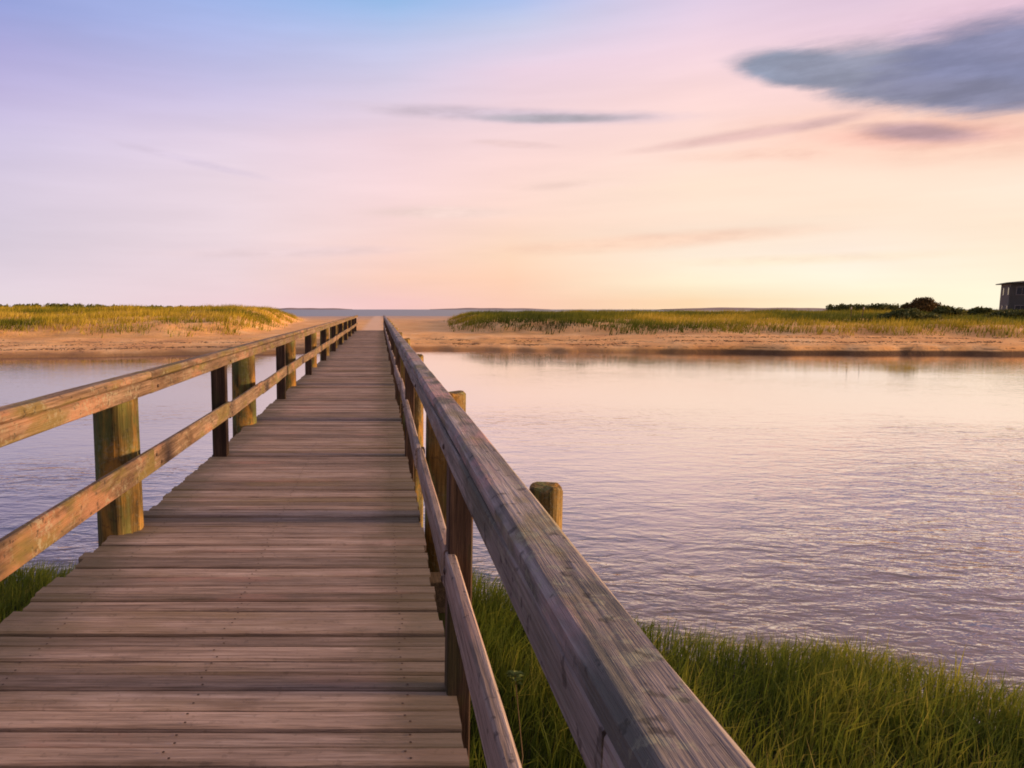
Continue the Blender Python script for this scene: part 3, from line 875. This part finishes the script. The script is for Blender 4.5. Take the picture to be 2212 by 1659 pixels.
def pile(name, cx, cy, r, z0, z1, mat, parent, ox, tilt=(0, 0)):
    """round timber pile: slightly tapered and fluted, with a chamfered checked top"""
    s = random.uniform(0, 50)
    A = 28
    zs = list(np.arange(z0, z1 - 0.02, 0.14)) + [z1 - 0.018, z1]
    vs, fs = [], []
    for k, z in enumerate(zs):
        rr = r * (1.0 - 0.03 * (z - z0))
        if k == len(zs) - 1: rr -= 0.018
        for j in range(A):
            t = 2 * PI * j / A
            w = rr * (1 + 0.045 * float(vnoise(math.cos(t) * 2.5 + s, math.sin(t) * 2.5 + z * 0.4)) + 0.02 * float(vnoise(j * 1.7 + s, z * 0.8)))
            vs.append((cx + w * math.cos(t) + tilt[0] * (z - z1) - ox, cy + w * math.sin(t) + tilt[1] * (z - z1), z + (0.022 * float(vnoise(j * 0.45, s)) - 0.01 + 0.006 * float(vnoise(j * 1.9, s)) if k >= len(zs) - 2 else 0)))
    for k in range(len(zs) - 1):
        a = A * k
        for j in range(A): fs.append((a + j, a + (j + 1) % A, a + A + (j + 1) % A, a + A + j))
    top = A * (len(zs) - 1)
    vs.append((cx - ox, cy, z1 - 0.006))
    for j in range(A): fs.append((top + j, top + (j + 1) % A, len(vs) - 1))
    return mesh(name, vs, fs, mat, parent, attrs={'tint': [random.random()] * len(vs)}, smooth=False)


def box_part(name, x0, x1, y0, y1, z0, z1, mat, parent=bridge, ox=BX, bev=0.006):
    bm = bmesh.new()
    v, f = boxv(x0 - ox, x1 - ox, y0, y1, z0, z1)
    bv = [bm.verts.new(p) for p in v]
    for q_ in f: bm.faces.new([bv[i] for i in q_])
    bmesh.ops.bevel(bm, geom=bm.edges[:], offset=bev, segments=1, affect='EDGES')
    me = bpy.data.meshes.new(name); bm.to_mesh(me); bm.free()
    a = me.attributes.new('tint', 'FLOAT', 'POINT')
    a.data.foreach_set('value', [random.random()] * len(me.vertices))
    me.materials.append(mat)
    o = bpy.data.objects.new(name, me); col.objects.link(o); o.parent = parent
    return o


Y_END = 48.8
# deck: one part, planks laid across
edges = [-1.9]
while edges[-1] < 2.0: edges.append(edges[-1] + random.uniform(0.22, 0.27))
edges = [y for y in edges if y < 2.15]
edges += [2.309, 2.556, 2.785, 3.029, 3.29, 3.482, 3.736, 4.012, 4.229, 4.47, 4.713, 4.994]
while edges[-1] < Y_END: edges.append(edges[-1] + random.uniform(0.22, 0.27))
full = list(edges)
edges = []
for k in range(len(full) - 1):       # two boards between each pair of wide joints
    edges += [full[k], full[k] + (full[k + 1] - full[k]) * random.uniform(0.44, 0.56)]
edges.append(full[-1])
wide = set(full)
NAILS = []
V, Fc, T = [], [], []
for k in range(len(edges) - 1):
    y0, y1 = edges[k], edges[k + 1]
    gap = random.uniform(0.006, 0.010); gl = 0.010 if y0 in wide else 0.0045; gr = 0.008 if y1 in wide else 0.0035
    gl *= random.uniform(0.6, 1.3)
    if abs(y0 - 2.785) < 0.001: gl = 0.016
    xl = -1.81 + random.uniform(-0.03, 0.03)
    if y0 > 4.9: xl = -1.735 + random.uniform(-0.014, 0.014)
    xr = 0.29 + random.uniform(-0.012, 0.015)
    z = random.uniform(-0.008, 0.006)
    tilt = random.uniform(-0.004, 0.004); skew = random.uniform(-0.004, 0.004)
    th = 0.05
    n = 14
    base = len(V)
    s = random.uniform(0, 99)
    b_ = 0.009
    for nx_ in (-1.52, -0.72, 0.10):
        for fr in (0.27, 0.73): NAILS.append((nx_ + random.uniform(-.015, .015), y0 + (y1 - y0) * fr + random.uniform(-.008, .008), z))
    for q_ in range(n + 1):
        t = q_ / n
        x = xl + (xr - xl) * t
        ya, yb = y0 + gl + skew * (t - .5) + 0.0025 * float(vnoise(x * 4 + s, s)), y1 - gr + skew * (t - .5) + 0.0025 * float(vnoise(x * 4 + s, s + 9))
        zz = z + tilt * (t - 0.5) + 0.002 * float(vnoise(x * 2 + s, s + 3))
        cup = 0.0035
        prof = [(ya, -th), (yb, -th), (yb, -b_), (yb - b_, 0), ((ya + yb) / 2, -cup), (ya + b_, 0), (ya, -b_)]
        for (py, pz) in prof: V.append((x - BX, py, zz + pz)); T.append(s / 99)
    P_ = 7
    for q_ in range(n):
        a = base + P_ * q_
        for j in range(P_): Fc.append((a + j, a + P_ + j, a + P_ + (j + 1) % P_, a + (j + 1) % P_))
    Fc.append(tuple(base + j for j in range(P_))); Fc.append(tuple(base + P_ * n + j for j in range(P_ - 1, -1, -1)))
mesh('deck', V, Fc, M_deck, bridge, attrs={'tint': T})

nv, nf = [], []
for (x, y, z) in NAILS:
    if y > 14: continue
    k0 = len(nv)
    nv += [(x - BX + 0.0055 * math.cos(j * PI / 3), y + 0.0055 * math.sin(j * PI / 3), z + 0.0015) for j in range(6)]
    nf.append(tuple(k0 + j for j in range(6)))
tag(mesh('nail_heads', nv, nf, M_nail, bridge), kind='stuff')
for x in (-1.52, -0.72, 0.10):
    rail_piece('stringer', x - 0.06, x + 0.06, -0.33, -0.062, -1.9, Y_END, M_beam, 0.002, seg=2.0)

bents = [0.15 + 4.4 * k for k in range(12)]          # round piles, both sides
mids = [2.55 + 4.4 * k for k in range(11)]           # sawn posts between them
XL, XR = -1.53, 0.25                                 # inner faces of the two railings
for k, y in enumerate(bents):
    if y > Y_END: break
    box_part('cross_beam', -1.95, 0.60, y - 0.10, y + 0.08, -0.56, -0.335, M_beam)
    jy = random.uniform(-0.04, 0.04)
    for side in (0, 1):
        x = (XL - 0.045 - 0.21) if side == 0 else (XR + 0.045 + 0.17)
        if k: x += random.uniform(-0.012, 0.008) * (1 if side == 0 else -1)
        z1 = 0.965 + random.uniform(-0.01, 0.008) if side == 0 else 0.905 + random.uniform(-0.02, 0.02)
        if k == 0 and side == 1: z1 = 0.90
        if side == 1: jy += 0.25
        zb_ = -2.7 if 5 < y < 46 else -2.0
        pile('pile', x, y + jy, (0.166 if side == 0 else 0.157) * (1 + random.uniform(-0.03, 0.03)), zb_, z1, M_pile, bridge, BX)
for k, y in enumerate(mids):
    for side in (0, 1):
        if side == 0: x0, x1 = XL - 0.045 - 0.145, XL - 0.042
        else: x0, x1 = XR + 0.012, XR + 0.105
        yy = y + random.uniform(-0.03, 0.03)
        box_part('post', x0, x1, yy - 0.05, yy + 0.05, -0.42, 0.962 if side == 0 else 0.99, M_post)
# small dark foot blocks at the deck edge where posts meet the right side
knots = sorted(bents + mids)
for side in (0, 1):
    xin, sg = (XL, -1) if side == 0 else (XR, 1)
    offs = {}
    for k, y in enumerate(knots): offs[y] = (random.uniform(-0.012, 0.012), random.uniform(-0.02, 0.02))
    # lower rails: one board from post to post
    ks = [-1.85] + knots
    for k in range(len(ks) - 1):
        y0, y1 = ks[k], ks[k + 1]
        if y0 > Y_END - 0.3: break
        y1 = min(y1, Y_END)
        a = (random.uniform(-0.006, 0.010), random.uniform(-0.028, 0.012)); c_ = (random.uniform(-0.006, 0.010), random.uniform(-0.012, 0.026))
        if side == 0 and 3 < y1 < 7.5 or y0 < 0: a = (0, 0.0); c_ = (0, 0.0)
        x0, x1 = (xin - 0.04, xin) if side == 0 else (xin, xin + 0.04)
        rail_piece('lower_rail', x0, x1, 0.396 + 0.03 * side, 0.556 + 0.02 * side, y0 + 0.004, y1 - 0.004, M_left if side == 0 else M_lower, 0.005, dx=(a[0] * sg, c_[0] * sg), dz=(a[1], c_[1]))
    # upper rail boards and the cap: joints at every second post
    js = [-1.85, 0.72] + [y for y in bents if y > 4] + [Y_END]
    jc = [-1.85] + [y for y in bents if y > 4] + [Y_END]
    for k in range(len(js) - 1):
        y0, y1 = js[k], js[k + 1]
        if y1 - y0 < 0.5: continue
        x0, x1 = (xin - 0.043, xin) if side == 0 else (xin, xin + 0.040)
        rail_piece('upper_rail', x0, x1, 0.94, 1.030 if side else 1.031, y0 + 0.003, y1 - 0.003, M_left if side == 0 else M_railface, 0.004, bev=0.006)
    for k in range(len(jc) - 1):
        y0, y1 = jc[k], jc[k + 1]
        if y1 - y0 < 0.5: continue
        x0, x1 = (xin - 0.10, xin + 0.002) if side == 0 else (xin - 0.002, xin + 0.104)
        rail_piece('rail_cap', x0, x1, 1.033, 1.088, y0 + 0.002, y1 - 0.002, M_left if side == 0 else M_rail, 0.004, bev=0.014, seg=0.2)

bolt_me = None
for (side, y, z) in [(sd_, yy_, zz_) for sd_ in (0, 1) for yy_ in (0.25, 2.55, 4.65, 6.95, 9.05) for zz_ in (0.44, 0.51, 0.975)]:
    xx = XL + 0.001 if side == 0 else XR - 0.001
    sg = 1 if side == 0 else -1
    if bolt_me is None:
        vs = []
        for (rad, dp) in ((0.013, 0), (0.012, 0.004), (0.006, 0.008)):
            vs += [(dp, rad * math.cos(2 * PI * j / 10), rad * math.sin(2 * PI * j / 10)) for j in range(10)]
        fs = [(a * 10 + j, a * 10 + (j + 1) % 10, a * 10 + 10 + (j + 1) % 10, a * 10 + 10 + j) for a in (0, 1) for j in range(10)] + [tuple(range(20, 30))]
        bo = mesh('bolt', vs, fs, M_nail, bridge); bolt_me = bo.data
    else:
        bo = bpy.data.objects.new('bolt', bolt_me); col.objects.link(bo); bo.parent = bridge
    bo.location = (xx - BX, y + (0.05 if z < 0.6 and (z < 0.48) else -0.05 if z < 0.6 else 0.03), z)
    if side: bo.rotation_euler = (0, 0, PI)

# ------------------------------------------------------------------ single outlying pile in the water
op = pile('mooring_pile', 1.46, 5.85, 0.155, -2.6, -0.03, M_pile, None, 0.0, tilt=(0.0, 0.0))
tag(op, 'short flat topped timber pile standing alone in the water just right of the near railing', 'pile')

# pale rosette plant among the dark grass between the right rails
pl = at_depth(1112, 1455, 3.3)
pz = float(height(pl[0], 3.3))
plant = empty('bank_plant', (pl[0], 3.3, pz))
tag(plant, 'small broad leafed plant poking out of dark grass beneath the right handrail', 'plant')
tz = pl[2] - pz
vs, fs = [], []
for k in range(16):
    a = k * 2.4; L_ = random.uniform(0.035, 0.06); u = random.uniform(0.0, 0.06)
    d = Vector((math.cos(a), math.sin(a), 0)); s_ = Vector((-math.sin(a), math.cos(a), 0)) * 0.014
    o_ = Vector((0, 0, tz - u)); k0 = len(vs)
    vs += [o_, o_ + d * L_ * .5 + s_ + Vector((0, 0, .02)), o_ + d * L_ + Vector((0, 0, .012)), o_ + d * L_ * .5 - s_ + Vector((0, 0, .02))]
    fs.append((k0, k0 + 1, k0 + 2, k0 + 3))
mesh('leaves', vs, fs, M_pale, plant)
stems('stem', (0, 0, -0.05), [(0, 0, tz)], 0.006, M_stake, plant)

# ------------------------------------------------------------------ render settings
scene.view_settings.view_transform = 'Standard'
scene.view_settings.look = 'None'
scene.view_settings.exposure = 0.4
scene.view_settings.gamma = 1.0
scene.cycles.max_bounces = 4
scene.cycles.filter_width = 1.8
scene.cycles.use_denoising = True
